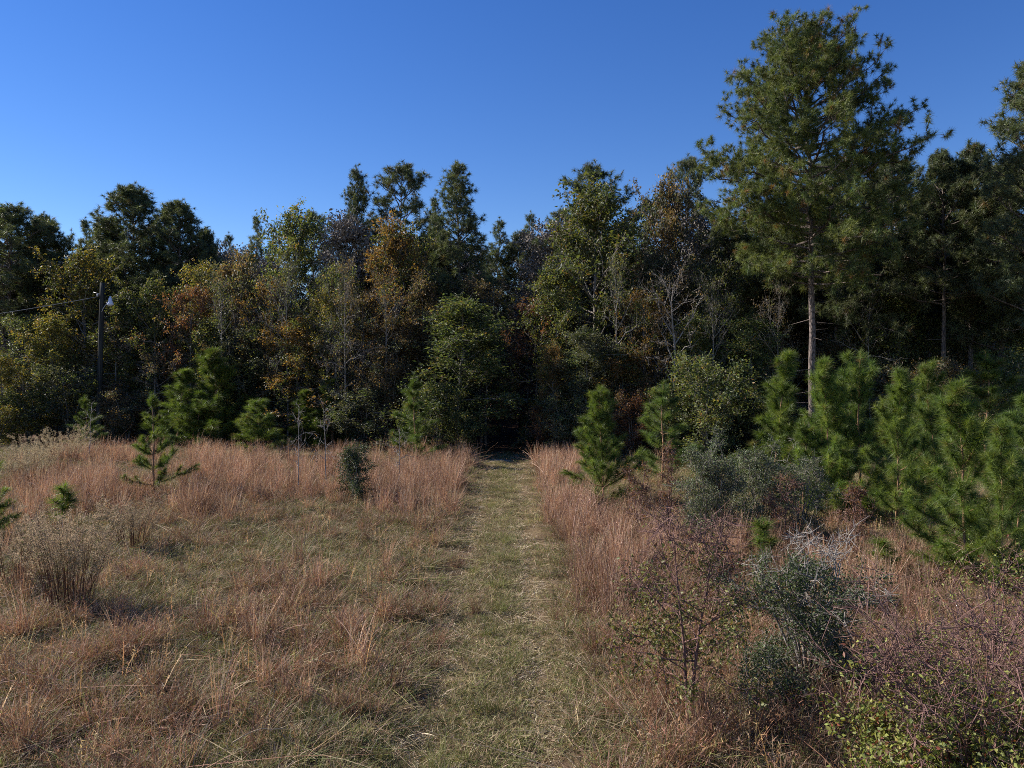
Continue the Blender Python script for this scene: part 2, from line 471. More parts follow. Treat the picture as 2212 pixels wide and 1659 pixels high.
# ---------------------------------------------------------------- pines on the skyline, left to right
pt('tall', 28, 432, 210, 55, 'tall dark pine with a bare trunk at the left edge of the frame')
pt('full', 98, 452, 150, 57, 'dark rounded pine second from the left edge, beside the leftmost pine')
pt('thin', 168, 466, 90, 60, 'thin far pine poking up just left of the big left pine pair')
pt('full', 292, 392, 215, 57, 'broad pine rising behind the utility pole, taller of the left pair')
pt('full', 388, 424, 180, 56, 'dark dense pine right of the broad pole pine, its trunk forking low', rot=1.0)
pt('thin', 487, 500, 70, 66, 'small faint far pine in the sky notch, left of the spindly one')
pt('thin', 541, 458, 78, 62, 'spindly upright far pine standing alone in the left sky notch')
pt('thin', 592, 512, 60, 66, 'low far pine tip at the right of the left sky notch')
pt('open', 684, 446, 110, 60, 'small far pine behind the shoulder of the slim pointed pine')
pt('cone', 760, 356, 140, 52, 'slim pointed pine, leftmost of the three tall pines left of the trail')
pt('open', 855, 340, 180, 53, 'open dark pine with forked top, middle of three left of the trail')
pt('thin', 925, 418, 90, 58, 'narrow pine wedged between the two tallest pines left of the trail')
pt('cone', 1000, 340, 200, 49, 'large full pine, rightmost of three tall pines left of the trail')
pt('thin', 1078, 468, 90, 56, 'small dark pine right beside the large full pine, above the trail')
pt('tall', 1125, 492, 120, 56, 'low dark pine in the sky dip directly above the trail')
pt('thin', 1160, 452, 90, 60, 'thin pine left of the two at the right of the sky dip')
pt('open', 1205, 440, 110, 58, 'thin pine right of the sky dip, beside the round topped pine')
pt('open', 1292, 346, 190, 50, 'round topped pine above the big olive hardwood right of the trail')
pt('thin', 1385, 424, 110, 54, 'short pine tip between the round topped pine and the airy pine')
pt('open', 1478, 326, 140, 52, 'airy sparse pine just left of the giant pine')
pt('full', 1580, 470, 190, 46, 'mid height pine hidden under the left side of the giant pine')
pt('tall', 1690, 430, 190, 46, 'pale trunked slim pine behind the giant pine trunk, on its left')
pt('full', 1925, 330, 230, 47, 'dark pine directly behind the right flank of the giant pine')
pt('tall', 2042, 318, 190, 39.5, 'pine with a pale straight bare trunk, left of the twin trunks at right')
pt('tall', 2092, 304, 200, 40.5, 'pine with a leaning bare trunk, right of the twin trunks at right')
pt('full', 2165, 335, 200, 40, 'mid height dark pine between the twin trunks and the right edge')
pt('full', 2250, 105, 260, 36, 'very tall pine cut off by the right edge of the frame')

pt('full', 232, 470, 150, 58, 'dim pine filling in behind the left half of the broad pole pine')
pt('full', 440, 482, 110, 58, 'dim far pine behind the right shoulder of the dark dense left pine')
pt('full', 1340, 470, 130, 55, 'dim pine showing behind the top of the massive olive hardwood')
pt('cone', 950, 470, 130, 53, 'dim pine filling behind the large full pine, lower than it')
pt('full', 2010, 400, 170, 49, 'dark pine filling between the giant pine and the twin trunks')
pt('full', 2110, 400, 170, 49, 'dark pine filling behind the leaning bare trunk')
# the giant pine and the one that leans out behind it
W, N = pine(seed=118, h=20.6, cb=.41, rmax=6.0, tr=.215, limbs=116, prof=lambda p: float(np.interp(p, [0, .12, .35, .55, .72, .86, 1], [.5, .8, 1.0, .95, .75, .48, .12])),
            pal=PAL_PINE, per=46, nlen=.26, nw=.0185, gap=.05, tuft=1.12, dead=12, lean=(-.3, 0), el=(-8, 40), dens=1.35, lv=(.66, 1.04), amp=.006)
x, y = spot(1752, 36)
thing('pine_tree', 'giant full crowned pine towering above all others at right', 'pine tree', x, y, .4, .93, 1.0,
      [('trunk', W.mesh('giant_pine_trunk', M_PINEBARK, True)), ('crown', N.mesh('giant_pine_crown', M_NEEDLE))], 'pine trees of the forest')
W, N = pine(seed=109, h=16.5, cb=.42, rmax=4.2, tr=.2, limbs=84, prof=round_p, pal=PAL_PINE2, per=34, nlen=.3, nw=.022, gap=.08, el=(-4, 44), dens=1.3)
x, y = spot(1806, 43)
thing('pine_tree', 'darker pine close behind the giant pine, its trunk just to the right', 'pine tree', x, y, 2.2, 1, 1,
      [('trunk', W.mesh('second_pine_trunk', M_PINEBARK, True)), ('crown', N.mesh('second_pine_crown', M_NEEDLE))], 'pine trees of the forest')

# ---------------------------------------------------------------- hardwoods of the forest edge, left to right
for a in [
    ('c', 'yellow', 2, 770, 90, 47, 'bright yellow leaved small tree at the left frame edge'),
    ('b', 'green', 60, 690, 150, 50, 'grey-green hardwood beneath the two leftmost pines'),
    ('c', 'yellow', 118, 690, 120, 48.5, 'yellow-green hardwood under the sagging wire, left of the pole'),
    ('a', 'yellow', 196, 566, 165, 51, 'tall yellow-green hardwood behind the top of the utility pole'),
    ('c', 'olive', 272, 640, 130, 49, 'olive hardwood just right of the pole lamp'),
    ('e', 'brown', 245, 700, 130, 48.5, 'crooked half bare tree close behind the utility pole'),
    ('a', 'olive', 345, 628, 130, 49, 'rounded olive hardwood below the dark dense left pine'),
    ('b', 'red', 415, 628, 130, 48, 'rusty red-brown hardwood below the dark dense left pine'),
    ('e', 'brown', 330, 770, 120, 47.5, 'bare purplish thicket tree between the pole and the young pines'),
    ('a', 'brown', 505, 572, 140, 49, 'brown leaved hardwood under the left sky notch'),
    ('c', 'olive', 470, 690, 120, 47.5, 'dull olive hardwood behind the tallest left young pine'),
    ('a', 'olive', 650, 478, 170, 51, 'tall dome of olive leaves left of the slim pointed pine'),
    ('b', 'orange', 590, 610, 130, 47, 'golden brown hardwood below the left flank of the olive dome'),
    ('c', 'grey', 555, 712, 130, 46.5, 'greyish leafed hardwood low behind the bushy left pines'),
    ('c', 'orange', 648, 700, 140, 45, 'low golden orange hardwood midway along the left forest edge'),
    ('b', 'olive', 728, 585, 120, 47, 'olive hardwood at the foot of the slim pointed pine'),
    ('a', 'orange', 855, 500, 175, 47, 'bright orange autumn hardwood, brightest on the left of the trail'),
    ('b', 'brown', 790, 640, 140, 45, 'loose brown hardwood below the left side of the orange tree'),
    ('e', 'olive', 720, 700, 140, 44, 'twiggy thin hardwood with pale stems left of the trail'),
    ('b', 'olive', 925, 520, 120, 50, 'olive hardwood between the orange tree and large full pine'),
    ('c', 'brown', 850, 690, 130, 44, 'dark brown hardwood under the orange tree'),
    ('c', 'green', 985, 655, 225, 41, 'glossy evergreen hardwood leaning over the left of the trail mouth'),
    ('f', 'brown', 1040, 622, 150, 47, 'dim brown hardwood arching over the dark trail from its left'),
    ('f', 'red', 1160, 660, 150, 45, 'rusty hardwood arching over the dark trail from its right'),
    ('f', 'green', 1050, 735, 120, 43.5, 'low green limbed hardwood right above the mouth of the trail'),
    ('b', 'yellow', 700, 640, 120, 45, 'yellow-olive loose hardwood below the slim pointed pine'),
    ('c', 'brown', 905, 610, 110, 45, 'brown hardwood squeezed between the orange tree and the glossy evergreen'),
    ('b', 'grey', 1420, 560, 120, 44, 'greyish hardwood leaning beside the pale half bare tree'),
    ('c', 'olive', 1500, 690, 120, 40, 'olive hardwood right of the pale half bare tree'),
    ('e', 'olive', 480, 600, 90, 46, 'thin bare stemmed tree behind the tallest left young pine'),
    ('e', 'grey', 622, 560, 90, 45, 'thin bare stemmed tree in front of the olive dome'),
    ('e', 'brown', 748, 560, 90, 43, 'thin bare stemmed tree below the slim pointed pine'),
    ('e', 'orange', 832, 590, 90, 43, 'thin bare stemmed tree in front of the orange autumn tree'),
    ('e', 'olive', 1328, 560, 90, 40, 'thin bare stemmed tree before the right half of the massive olive hardwood'),
    ('e', 'olive', 1540, 600, 90, 39, 'thin bare stemmed tree right of the pale half bare tree'),
    ('e', 'brown', 1682, 610, 90, 39, 'thin bare stemmed tree close left of the giant pine trunk'),
    ('e', 'green', 1880, 620, 100, 40.5, 'thin bare stemmed tree between the giant trunk and the twin trunks'),
    ('b', 'yellow', 440, 575, 120, 50, 'yellow-olive hardwood right of the dark dense left pine'),
    ('b', 'red', 1135, 690, 110, 46, 'dark rust leaved hardwood just right of the trail gap'),
    ('a', 'olive', 1285, 425, 250, 44, 'massive olive hardwood under the round topped pine right of the trail'),
    ('c', 'olive', 1195, 580, 140, 42.5, 'narrow olive hardwood on the left flank of the massive olive one'),
    ('c', 'grey', 1262, 720, 150, 40, 'grey-green leafy hardwood low on the right of the trail'),
    ('c', 'orange', 1195, 745, 70, 40, 'small orange-red sapling tree at the right side of the trail mouth'),
    ('b', 'orange', 1385, 640, 150, 41, 'golden hardwood right of the massive olive hardwood'),
    ('a', 'brown', 1455, 415, 150, 45, 'tall brown leaved hardwood below the airy sparse pine'),
    ('c', 'orange', 1345, 760, 130, 39.5, 'low orange-brown hardwood behind the young pines right of the trail'),
    ('b', 'olive', 1560, 575, 160, 42, 'olive hardwood under the left limbs of the giant pine'),
    ('c', 'green', 1620, 690, 150, 40, 'dark green hardwood left of the giant pine trunk'),
    ('b', 'brown', 1690, 600, 120, 47, 'twiggy brown hardwood immediately left of the giant pine trunk'),
    ('a', 'olive', 1855, 640, 160, 42.5, 'leafy olive hardwood right of the giant pine trunk'),
    ('c', 'olive', 1950, 640, 150, 41.5, 'shaded leafy hardwood left of the twin bare trunks'),
    ('c', 'brown', 1790, 740, 110, 42, 'low brown hardwood glimpsed right of the giant pine trunk'),
    ('b', 'olive', 2010, 690, 110, 42, 'shaded olive hardwood behind the pale straight trunk'),
    ('a', 'olive', 2150, 600, 170, 43, 'tall shaded olive hardwood right of the leaning bare trunk'),
    ('c', 'olive', 2235, 660, 150, 38, 'shaded olive hardwood at the right frame edge'),
    ('c', 'brown', 2070, 770, 130, 42, 'low brown understorey tree between the twin bare trunks'),
]:
    hw(*a)
for a in [
    ('d', 'grey', 150, 800, 150, 47.5, 'grey-green bush beside the foot of the utility pole, on its left'),
    ('d', 'green', 62, 850, 130, 47, 'dark bush under the leftmost pine'),
    ('d', 'yellow', -5, 870, 110, 45, 'yellow-green bush at the left frame edge behind the grass'),
    ('d', 'brown', 275, 850, 120, 47, 'purplish brown bush between the pole and the lone sparse pine'),
    ('d', 'olive', 520, 780, 150, 46.5, 'olive bush behind and right of the tallest left young pine'),
    ('d', 'brown', 640, 785, 120, 46, 'rusty topped bush above the pair of hazy young pines'),
    ('d', 'grey', 600, 850, 130, 46.5, 'grey bush between two young pines on the left'),
    ('d', 'grey', 785, 850, 150, 43, 'grey scrubby bush left of the narrow young pine'),
    ('d', 'brown', 840, 800, 120, 43, 'dark brown bush behind the narrow young pine'),
    ('d', 'green', 945, 840, 130, 40.5, 'dark green bush right of the narrow young pine'),
    ('d', 'olive', 1000, 890, 90, 39.5, 'low bush at the left lip of the trail mouth'),
    ('d', 'red', 1180, 880, 75, 40, 'reddish low bush at the right lip of the trail mouth'),
    ('d', 'grey', 1225, 860, 110, 39, 'grey-green bush right of the trail behind tan grass'),
    ('d', 'red', 1365, 850, 90, 38, 'rust red bush between the two young pines right of the trail'),
    ('d', 'olive', 1530, 780, 190, 36, 'large pale olive bush left of the giant pine foot'),
    ('d', 'green', 1455, 845, 120, 37, 'green bush behind the second young pine right of the trail'),
    ('d', 'green', 1640, 830, 130, 38, 'dark bush behind the cone shaped young pine'),
    ('d', 'brown', 1985, 790, 150, 38, 'brown bush behind the big young pine thicket'),
    ('d', 'brown', 2110, 800, 140, 36, 'leaf littered brown bush below the leaning bare trunk'),
    ('d', 'green', 2205, 770, 150, 34, 'dark bush at the right edge under the tall pine'),
]:
    hw(*a, cat='bush', group='bushes along the forest edge')

# pale half bare tree right of the trail, and other thin bare stems
W, outs = hardwood(seed=71, h=9.2, cb=.35, rx=2.3, tr=.12, limbs=20, nsub=5, ntw=3, per=6, size=.13, pals=[PAL['brown']], fill=.3, el=(25, 65), amp=.035, rmin=.004)
x, y = spot(1462, 39.3)
thing('bare_tree', 'pale barked half bare tree with crooked branches right of the trail', 'tree', x, y, 1.1, 1, 1.03,
      [('trunk', W.mesh('bare_tree_trunk', M_PALE, True)), ('crown', outs[0].mesh('bare_tree_leaves', M_LEAF))])

# ---------------------------------------------------------------- young pines
YP = {}
for key, a in {
    'bushy': dict(seed=201, h=4.6, r=1.5, pal=PAL_YOUNG, whorl=.46, per_w=6, el=(34, 66)),
    'bushy2': dict(seed=203, h=4.6, r=1.45, pal=PAL_YOUNG, whorl=.46, per_w=5, el=(32, 68), lean=(.25, .1)),
    'bushy3': dict(seed=205, h=4.6, r=1.6, pal=PAL_YOUNG2, whorl=.54, per_w=5, el=(32, 64), lean=(-.2, .2)),
    'narrow': dict(seed=207, h=4.4, r=1.1, pal=PAL_YOUNG2, whorl=.52, per_w=4, el=(28, 62), bare=.12),
    'narrow2': dict(seed=209, h=4.4, r=1.15, pal=PAL_YOUNG, whorl=.56, per_w=5, el=(34, 66), bare=.1, lean=(.2, 0)),
    'loose': dict(seed=211, h=3.6, r=1.2, pal=PAL_YOUNG, whorl=.55, per_w=5, el=(26, 60), bare=.14),
    'small': dict(seed=215, h=1.3, r=.34, pal=PAL_YOUNG, whorl=.3, per_w=3, per=26, el=(52, 74), tr=.012, bare=.35),
}.items():
    W, N = young_pine(**a)
    YP[key] = (W.mesh('young_pine_stem', M_STEMBARK, True), N.mesh('young_pine_needles', M_YOUNG), a['h'], a['r'])


def yp(shape, px, top, base, w, label, rot=0.0):
    st, nd, h0, r0 = YP[shape]
    x, y = ground_at(px, base)
    h = (base - top) / F * y
    thing('young_pine', label, 'young pine', x, y, rot, 1.3 * (w / F * y) / (2 * r0 * .85), h / (h0 * 1.02), [('stem', st), ('needles', nd)], 'young pines in the clearing').rotation_euler[1] = .07 * math.sin(px * 1.3)


yp('bushy', 1303, 832, 1092, 132, 'bright young pine nearest the trail on its right', 1.0)
yp('narrow', 1430, 818, 1050, 115, 'young pine just behind and right of the one nearest the trail', 2.0)
yp('narrow2', 1664, 752, 1095, 140, 'cone shaped young pine left of the giant pine trunk', .3)
yp('bushy2', 1800, 772, 1130, 150, 'young pine on the left of the dense right thicket, before the giant trunk', 1.4)
yp('bushy3', 1862, 752, 1120, 170, 'tallest bushy young pine in the middle of the right thicket', 2.9)
yp('bushy2', 1935, 800, 1150, 150, 'young pine right of the thicket middle', 4.1)
yp('bushy', 1992, 776, 1085, 130, 'young pine at the back right of the thicket', 5.0)
yp('bushy2', 2092, 822, 1262, 210, 'young pine with a tan bare stem near the right frame edge', .8)
yp('bushy3', 2192, 850, 1230, 190, 'young pine cut by the right frame edge', 3.6)
yp('narrow', 2130, 748, 1030, 150, 'dark shaded pine sapling behind the right edge young pines', 4.4)
yp('narrow', 1768, 838, 1100, 110, 'slim young pine half hidden at the front left of the thicket', 2.2)
yp('bushy3', 2030, 850, 1120, 130, 'young pine filling the gap right of the thicket', 1.2)
yp('bushy2', 2160, 905, 1290, 150, 'low bushy young pine in front, between the two at the right edge', 5.4)
yp('narrow', 1735, 900, 1125, 100, 'low young pine below the giant pine trunk', 4.0)
yp('small', 1905, 1165, 1262, 70, 'knee high lime green pine seedling right of the thorny dark shrub', 1.0)
yp('small', 1648, 1112, 1240, 66, 'small pine seedling on a thin orange stem before the grey-green shrubs', 2.0)
yp('bushy2', 474, 752, 968, 150, 'tallest bushy young pine left of the trail, with several leaders', 1.9)
yp('narrow2', 382, 792, 966, 120, 'young pine behind the lone sparse pine on the left', .7)
yp('bushy3', 424, 860, 970, 110, 'low bushy young pine between two taller ones on the left', 3.2)
yp('loose', 558, 856, 990, 112, 'short broad young pine rising from tan grass on the left', 2.4)
yp('narrow2', 648, 838, 972, 90, 'hazy young pine left of its twin behind bare saplings', 1.2)
yp('bushy', 718, 814, 970, 110, 'hazy young pine right of its twin behind bare saplings', 5.2)
yp('narrow', 903, 806, 1004, 84, 'narrow young pine standing alone left of the trail', .2)
yp('narrow', 186, 850, 975, 60, 'faint young pine in front of the utility pole foot', 3.9)
yp('bushy2', -22, 960, 1170, 120, 'dark young pine cut by the left frame edge', 2.6)
yp('small', 132, 1046, 1155, 66, 'pine seedling top peeking over the fluffy dogfennel weeds', .9)
# lone sparse pine with few bare level limbs
W, N = young_pine(seed=233, h=3.75, r=1.4, pal=PAL_YOUNG, whorl=.6, per_w=4, per=62, nlen=.2, el=(12, 58), bare=.12, tr=.05, shrink=.95)
x, y = ground_at(333, 1072)
thing('young_pine', 'lone sparse young pine with level limbs and dark stem on the left', 'young pine', x, y, 2.6, 1, 1,
      [('stem', W.mesh('sparse_pine_stem', M_STEMBARK, True)), ('needles', N.mesh('sparse_pine_needles', M_YOUNG))], 'young pines in the clearing')

# ---------------------------------------------------------------- shrubs
PAL_YAUPON = [((.135, .165, .085), 5), ((.1, .13, .06), 4), ((.19, .21, .125), 2)]
PAL_DARK = [((.05, .075, .03), 5), ((.07, .098, .038), 4), ((.105, .125, .06), 1.2)]
PAL_LIME = [((.17, .175, .055), 5), ((.12, .13, .04), 4), ((.22, .2, .07), 2), ((.2, .1, .05), 1)]
PAL_MIX = [((.21, .23, .055), 6), ((.14, .165, .045), 4), ((.27, .25, .075), 1.5), ((.22, .075, .045), .9), ((.15, .09, .05), .7)]
PAL_RUST = [((.17, .085, .05), 4), ((.12, .065, .045), 4), ((.21, .12, .07), 2)]


def shrub(name, label, px, base, spec, wood, leafmat, cat='shrub', group=None, rot=0, sxy=1, sz=1):
    W, outs = hardwood(**spec)
    x, y = ground_at(px, base)
    return thing(name, label, cat, x, y, rot, sxy, sz, [('branches', W.mesh(name + '_branches', wood, True)), ('foliage', outs[0].mesh(name + '_foliage', leafmat) if outs[0].n else None)], group)


G_Y = 'grey-green shrubs before the pine thicket'
shrub('evergreen_shrub', 'dense rounded grey-green shrub, leftmost and largest before the pine thicket', 1538, 1172,
      dict(seed=301, h=2.5, cb=.04, rx=1.05, tr=.03, limbs=60, nsub=7, ntw=5, per=9, size=.05, pals=[PAL_YAUPON], stems=8, splay=.55, twl=.24, jit=.04), M_BARK, M_SMALL, group=G_Y)
shrub('evergreen_shrub', 'grey-green shrub in the middle of three before the pine thicket', 1642, 1160,
      dict(seed=303, h=2.35, cb=.05, rx=.95, tr=.03, limbs=50, nsub=7, ntw=5, per=8, size=.05, pals=[PAL_YAUPON], stems=7, splay=.5, twl=.24, jit=.04), M_BARK, M_SMALL, group=G_Y)
shrub('evergreen_shrub', 'grey-green shrub with bare twigs, rightmost of three before the pine thicket', 1725, 1165,
      dict(seed=305, h=2.1, cb=.1, rx=.9, tr=.028, limbs=40, nsub=6, ntw=5, per=6, size=.05, pals=[PAL_YAUPON], stems=6, splay=.5, twl=.26, fill=.8, jit=.04), M_BARK, M_SMALL, group=G_Y)
shrub('evergreen_shrub', 'compact dark green shrub alone in the grass left of the trail', 765, 1088,
      dict(seed=307, h=1.85, cb=.05, rx=.72, tr=.025, limbs=40, nsub=6, ntw=4, per=9, size=.06, pals=[PAL_DARK], stems=5, splay=.4, twl=.22, jit=.04), M_BARK, M_SMALL)
shrub('leafy_sapling', 'tall twiggy sapling with yellow-green leaves on its lower half, right foreground', 1487, 1592,
      dict(seed=311, h=2.75, cb=.26, rx=.95, tr=.03, limbs=36, nsub=6, ntw=4, per=11, size=.058, pals=[PAL_LIME], stems=2, splay=.42, vee=.5, twl=.26, el=(15, 62), leafz=(.47, .24), jit=.035, amp=.03), M_TWIG, M_SMALL, cat='sapling')
# dark shrub with pale dead branches above
Wd, outd = hardwood(seed=321, h=1.75, cb=.1, rx=.92, tr=.03, limbs=54, nsub=7, ntw=5, per=9, size=.045, pals=[PAL_DARK], stems=7, splay=.65, twl=.2, el=(0, 50), jit=.035)
We, oute = hardwood(seed=323, h=2.25, cb=.5, rx=.85, tr=.022, limbs=28, nsub=4, ntw=3, per=0, size=.04, pals=[PAL_DARK], stems=6, splay=.6, twl=.22, el=(5, 55), fill=0, amp=.05, rmin=.0015)
x, y = ground_at(1742, 1505)
thing('thorny_shrub', 'dark green shrub topped by pale bare dead branches in the right foreground', 'shrub', x, y, .3, 1, 1,
      [('branches', Wd.mesh('thorny_shrub_branches', M_BARK, True)), ('foliage', outd[0].mesh('thorny_shrub_foliage', M_SMALL)), ('dead_branches', We.mesh('thorny_shrub_dead_wood', M_PALE, True))])
shrub('evergreen_shrub', 'small dark shrub low between the twiggy sapling and the thorny shrub', 1655, 1560,
      dict(seed=331, h=.62, cb=.05, rx=.5, tr=.012, limbs=18, nsub=5, ntw=3, per=6, lr=(.3, 1.4), size=.045, pals=[PAL_DARK], stems=6, splay=.45, twl=.16, jit=.03), M_BARK, M_SMALL)
shrub('leafy_shrub', 'large yellow-green and red leaved shrub filling the bottom right corner', 2105, 1790,
      dict(seed=335, h=1.85, cb=.05, rx=1.3, tr=.02, limbs=90, nsub=8, ntw=5, per=16, size=.058, pals=[PAL_MIX], stems=11, splay=.85, twl=.26, leafz=(.28, .36), jit=.045, amp=.03), M_TWIG, M_SMALL)
shrub('leafy_shrub', 'arching purple twigged shrub behind the corner shrub at the right edge', 2150, 1480,
      dict(seed=337, h=1.7, cb=.1, rx=1.1, tr=.02, limbs=26, nsub=4, ntw=3, per=5, size=.05, pals=[PAL_MIX], stems=9, splay=.8, twl=.25, fill=.9, amp=.04), M_TWIG, M_SMALL)
for px, base, h, lab, sd in [(1690, 1190, 2.0, 'rust leaved sapling before the middle grey-green shrub', 341), (1850, 1215, 2.2, 'rust leaved sapling with forked stem below the pine thicket', 343),
                             (1382, 1165, 2.6, 'purple-brown twiggy sapling right of the pine nearest the trail', 345), (1448, 1130, 2.6, 'purple-brown twiggy sapling left of the grey-green shrubs', 347),
                             (1560, 1330, 1.3, 'low rust leaved sapling behind the twiggy foreground sapling', 349)]:
    shrub('twiggy_sapling', lab, px, base, dict(seed=sd, h=h, cb=.2, rx=.5, tr=.018, limbs=26, nsub=5, ntw=3, per=5, size=.055, pals=[PAL_RUST], stems=2, splay=.25, twl=.2, el=(25, 68), fill=.55, jit=.04), M_TWIG, M_LEAF, cat='sapling', group='rusty saplings on the right')
for px, base, top, lab, sd, fl in [(645, 1072, 868, 'leafless pale sapling with one low forked branch left of the trail', 351, 0), (704, 1060, 862, 'pale sapling holding a few brown leaves beside the leafless one', 353, .3),
                                   (862, 1050, 925, 'short bare sapling in tan grass near the narrow young pine', 355, 0), (193, 1000, 868, 'bare grey sapling left of the utility pole foot', 357, 0),
                                   (1722, 1120, 960, 'thin bare stem standing up among the grey-green shrubs', 359, 0)]:
    D = ground_at(px, base)[1]; hh = (base - top) / F * D
    shrub('bare_sapling', lab, px, base, dict(seed=sd, h=hh, cb=.3, rx=.55, tr=.026, limbs=9, nsub=3, ntw=2, per=4, size=.09, pals=[PAL_RUST], stems=1, twl=.3, el=(15, 55), fill=fl, amp=.02, rmin=.003), M_PALE, M_LEAF, cat='sapling', group='bare saplings in the grass')


# ---------------------------------------------------------------- dogfennel weeds
M_FLUFF = leaf_material('seed_fluff', .8, .1, .4, .12, (1, 1, .95))


def fennel(seed, h, r, stems, fluff=(.4, .3, .2), green=.25):
    rng = np.random.default_rng(seed); S = Geo(); P = Geo()
    C = []; A = []
    for i in range(stems):
        a = rng.uniform(0, 6.28); rr = r * .45 * math.sqrt(rng.uniform()); hh = h * rng.uniform(.65, 1.05)
        b = np.array([math.cos(a) * rr, math.sin(a) * rr, 0]); o = np.array([math.cos(a), math.sin(a), 0]) * r * rng.uniform(.1, .8) + rng.normal(size=3) * [.1, .1, 0]
        s = np.linspace(0, 1, 7)[:, None]
        path = b + o * s ** 1.6 + np.array([0, 0, hh]) * s
        c = np.array([.15, .075, .045]) * rng.uniform(.7, 1.4)
        tube(S, path, np.linspace(.007, .002, 7), 4, c, cap=False)
        for j in range(15):
            ss = rng.uniform(.55, 1); p0 = along(path, ss); d = unit(rng.normal(size=3) + [0, 0, .9]); l = rng.uniform(.08, .26) * (1.3 - ss)
            for f in np.linspace(.3, 1, 5): C.append(p0 + d * l * f + [0, 0, -.12 * (l * f)]); A.append(ss)
    C = np.array(C); A = np.array(A)
    C = np.repeat(C, 4, 0) + rng.normal(size=(len(C) * 4, 3)) * .02; A = np.repeat(A, 4)
    isg = rng.uniform(size=len(C)) < green * (1.5 - A)
    col = np.where(isg[:, None], np.array([.09, .11, .045]), np.array(fluff)) * rng.uniform(.6, 1.2, (len(C), 1))
    d = unit(rng.normal(size=C.shape)); sd = unit(np.cross(d, rng.normal(size=C.shape)))
    l = rng.uniform(.015, .04, (len(C), 1))
    v = np.stack([C - sd * .005, C + sd * .005, C + d * l], 1).reshape(-1, 3)
    P.add(v, None, np.arange(len(v)).reshape(-1, 3), np.repeat(col, 3, 0))
    return S, P


M_STALK = leaf_material('weed_stalk', .8, .1, 0.02, .1)
for i, (px, base, h, r, n, lab) in enumerate([
    (150, 1325, 1.95, .95, 90, 'big clump of brown stemmed dogfennel weeds with fluffy grey tops, left foreground'),
    (285, 1190, 1.2, .7, 45, 'low dogfennel clump behind the big fluffy clump on the left'),
    (70, 1060, 2.0, 1.2, 60, 'pale buff dogfennel clump at the far left before the dark trees'),
    (140, 1020, 2.0, 1.3, 60, 'pale buff dogfennel clump left of the utility pole foot'),
    (15, 1270, 1.4, .7, 40, 'dogfennel clump cut by the left frame edge'),
]):
    S, P = fennel(401 + i, h, r, n, (.55, .44, .28) if i in (2, 3) else (.48, .36, .24), .1 if i in (2, 3) else .3)
    x, y = ground_at(px, base)
    thing('dogfennel_weed', lab, 'weed', x, y, i, 1, 1, [('stems', S.mesh('fennel_stems', M_STALK)), ('foliage', P.mesh('fennel_foliage', M_FLUFF))], 'dogfennel weed clumps')

# ---------------------------------------------------------------- utility pole with lamp, and its wire
PX, PY = spot(212, 47)
PTOP = H + 190 / F * 47
pz = float(hill(PX, PY))
pole = thing('utility_pole', 'weathered dark wooden utility pole with a small white barn lamp near its top', 'utility pole', PX, PY, 0, 1, 1)
lean = 9 / F * 47


def part(name, g, mat, parent, smooth=True):
    o = link(bpy.data.objects.new(name, g.mesh(name, mat, smooth))); o.parent = parent
    return o


M_WHITE = plain_material('white_lamp_enamel', (.72, .72, .78), .4)
M_GALV = plain_material('galvanised_metal', (.42, .42, .44), .45, .6)
M_GLASS = plain_material('lamp_lens', (.6, .62, .66), .2)
M_WIRE = plain_material('grey_cable', (.3, .3, .31), .5, .3)
g = Geo(); zz = np.linspace(0, PTOP - pz, 12)
tube(g, np.stack([zz / PTOP * lean, zz * 0, zz], 1), np.linspace(.175, .13, 12), 14); part('pole_shaft', g, M_POLE, pole)
zl = H + (HZ - 672) / F * 47 - pz; xl = zl / PTOP * lean
g = Geo(); s = np.linspace(0, 1, 9)
arm = np.stack([xl + .1 + .45 * np.sin(s * PI / 2) ** 1.4, -.12 - .05 * s, zl + .62 * np.sin(s * PI / 2)], 1)
arm = np.concatenate([[[xl + .02, -.1, zl - .02]], arm])
tube(g, arm, .022, 8); part('lamp_arm', g, M_GALV, pole)
ex, ez = arm[-1][0] + .08, arm[-1][2]


def lathe(g, prof, cx, cy, n=20):
    a = np.arange(n) / n * 2 * PI
    v = np.array([[cx + r * math.cos(t), cy + r * math.sin(t), z] for r, z in prof for t in a])
    k = len(prof); q = [[i * n + j, i * n + (j + 1) % n, (i + 1) * n + (j + 1) % n, (i + 1) * n + j] for i in range(k - 1) for j in range(n)]
    g.add(v, q)


lh = Geo(); lathe(lh, [(.001, .3), (.05, .29), (.055, .2), (.1, .19), (.11, .02), (.13, -.02), (.2, -.2), (.205, -.24), (.19, -.23), (.12, -.04), (.001, -.04)], ex, arm[-1][1])
for v in lh.v: v[:, 2] += ez
lamp = part('lamp_head', lh, M_WHITE, pole)
lz = Geo(); lathe(lz, [(.001, -.33), (.09, -.31), (.15, -.25), (.16, -.2), (.001, -.2)], ex, arm[-1][1])
for v in lz.v: v[:, 2] += ez
part('lamp_lens', lz, M_GLASS, lamp)
g = Geo(); zi = H + (HZ - 634) / F * 47 - pz; xi = zi / PTOP * lean
tube(g, [[xi + .05, -.02, zi - .02], [xi - .2, -.04, zi], [xi - .5, -.06, zi + .1]], .018, 6)
tube(g, [[xi - .24, -.04, zi - .01], [xi - .26, -.04, zi - .2]], .05, 8); part('wire_bracket', g, M_GALV, pole)
a = np.array([PX + xi - .26, PY - .04, zi + pz - .2]); b = np.array([PX - 26, PY - 12, 5.6])
s = np.linspace(0, 1, 40)[:, None]
g = Geo(); tube(g, a + (b - a) * s - np.array([0, 0, 1.0]) * 4 * s * (1 - s), .014, 5)
single('power_line', g.mesh('power_line', M_WIRE, True), label='thin grey cable sagging from the utility pole to the left frame edge', cat='power line')

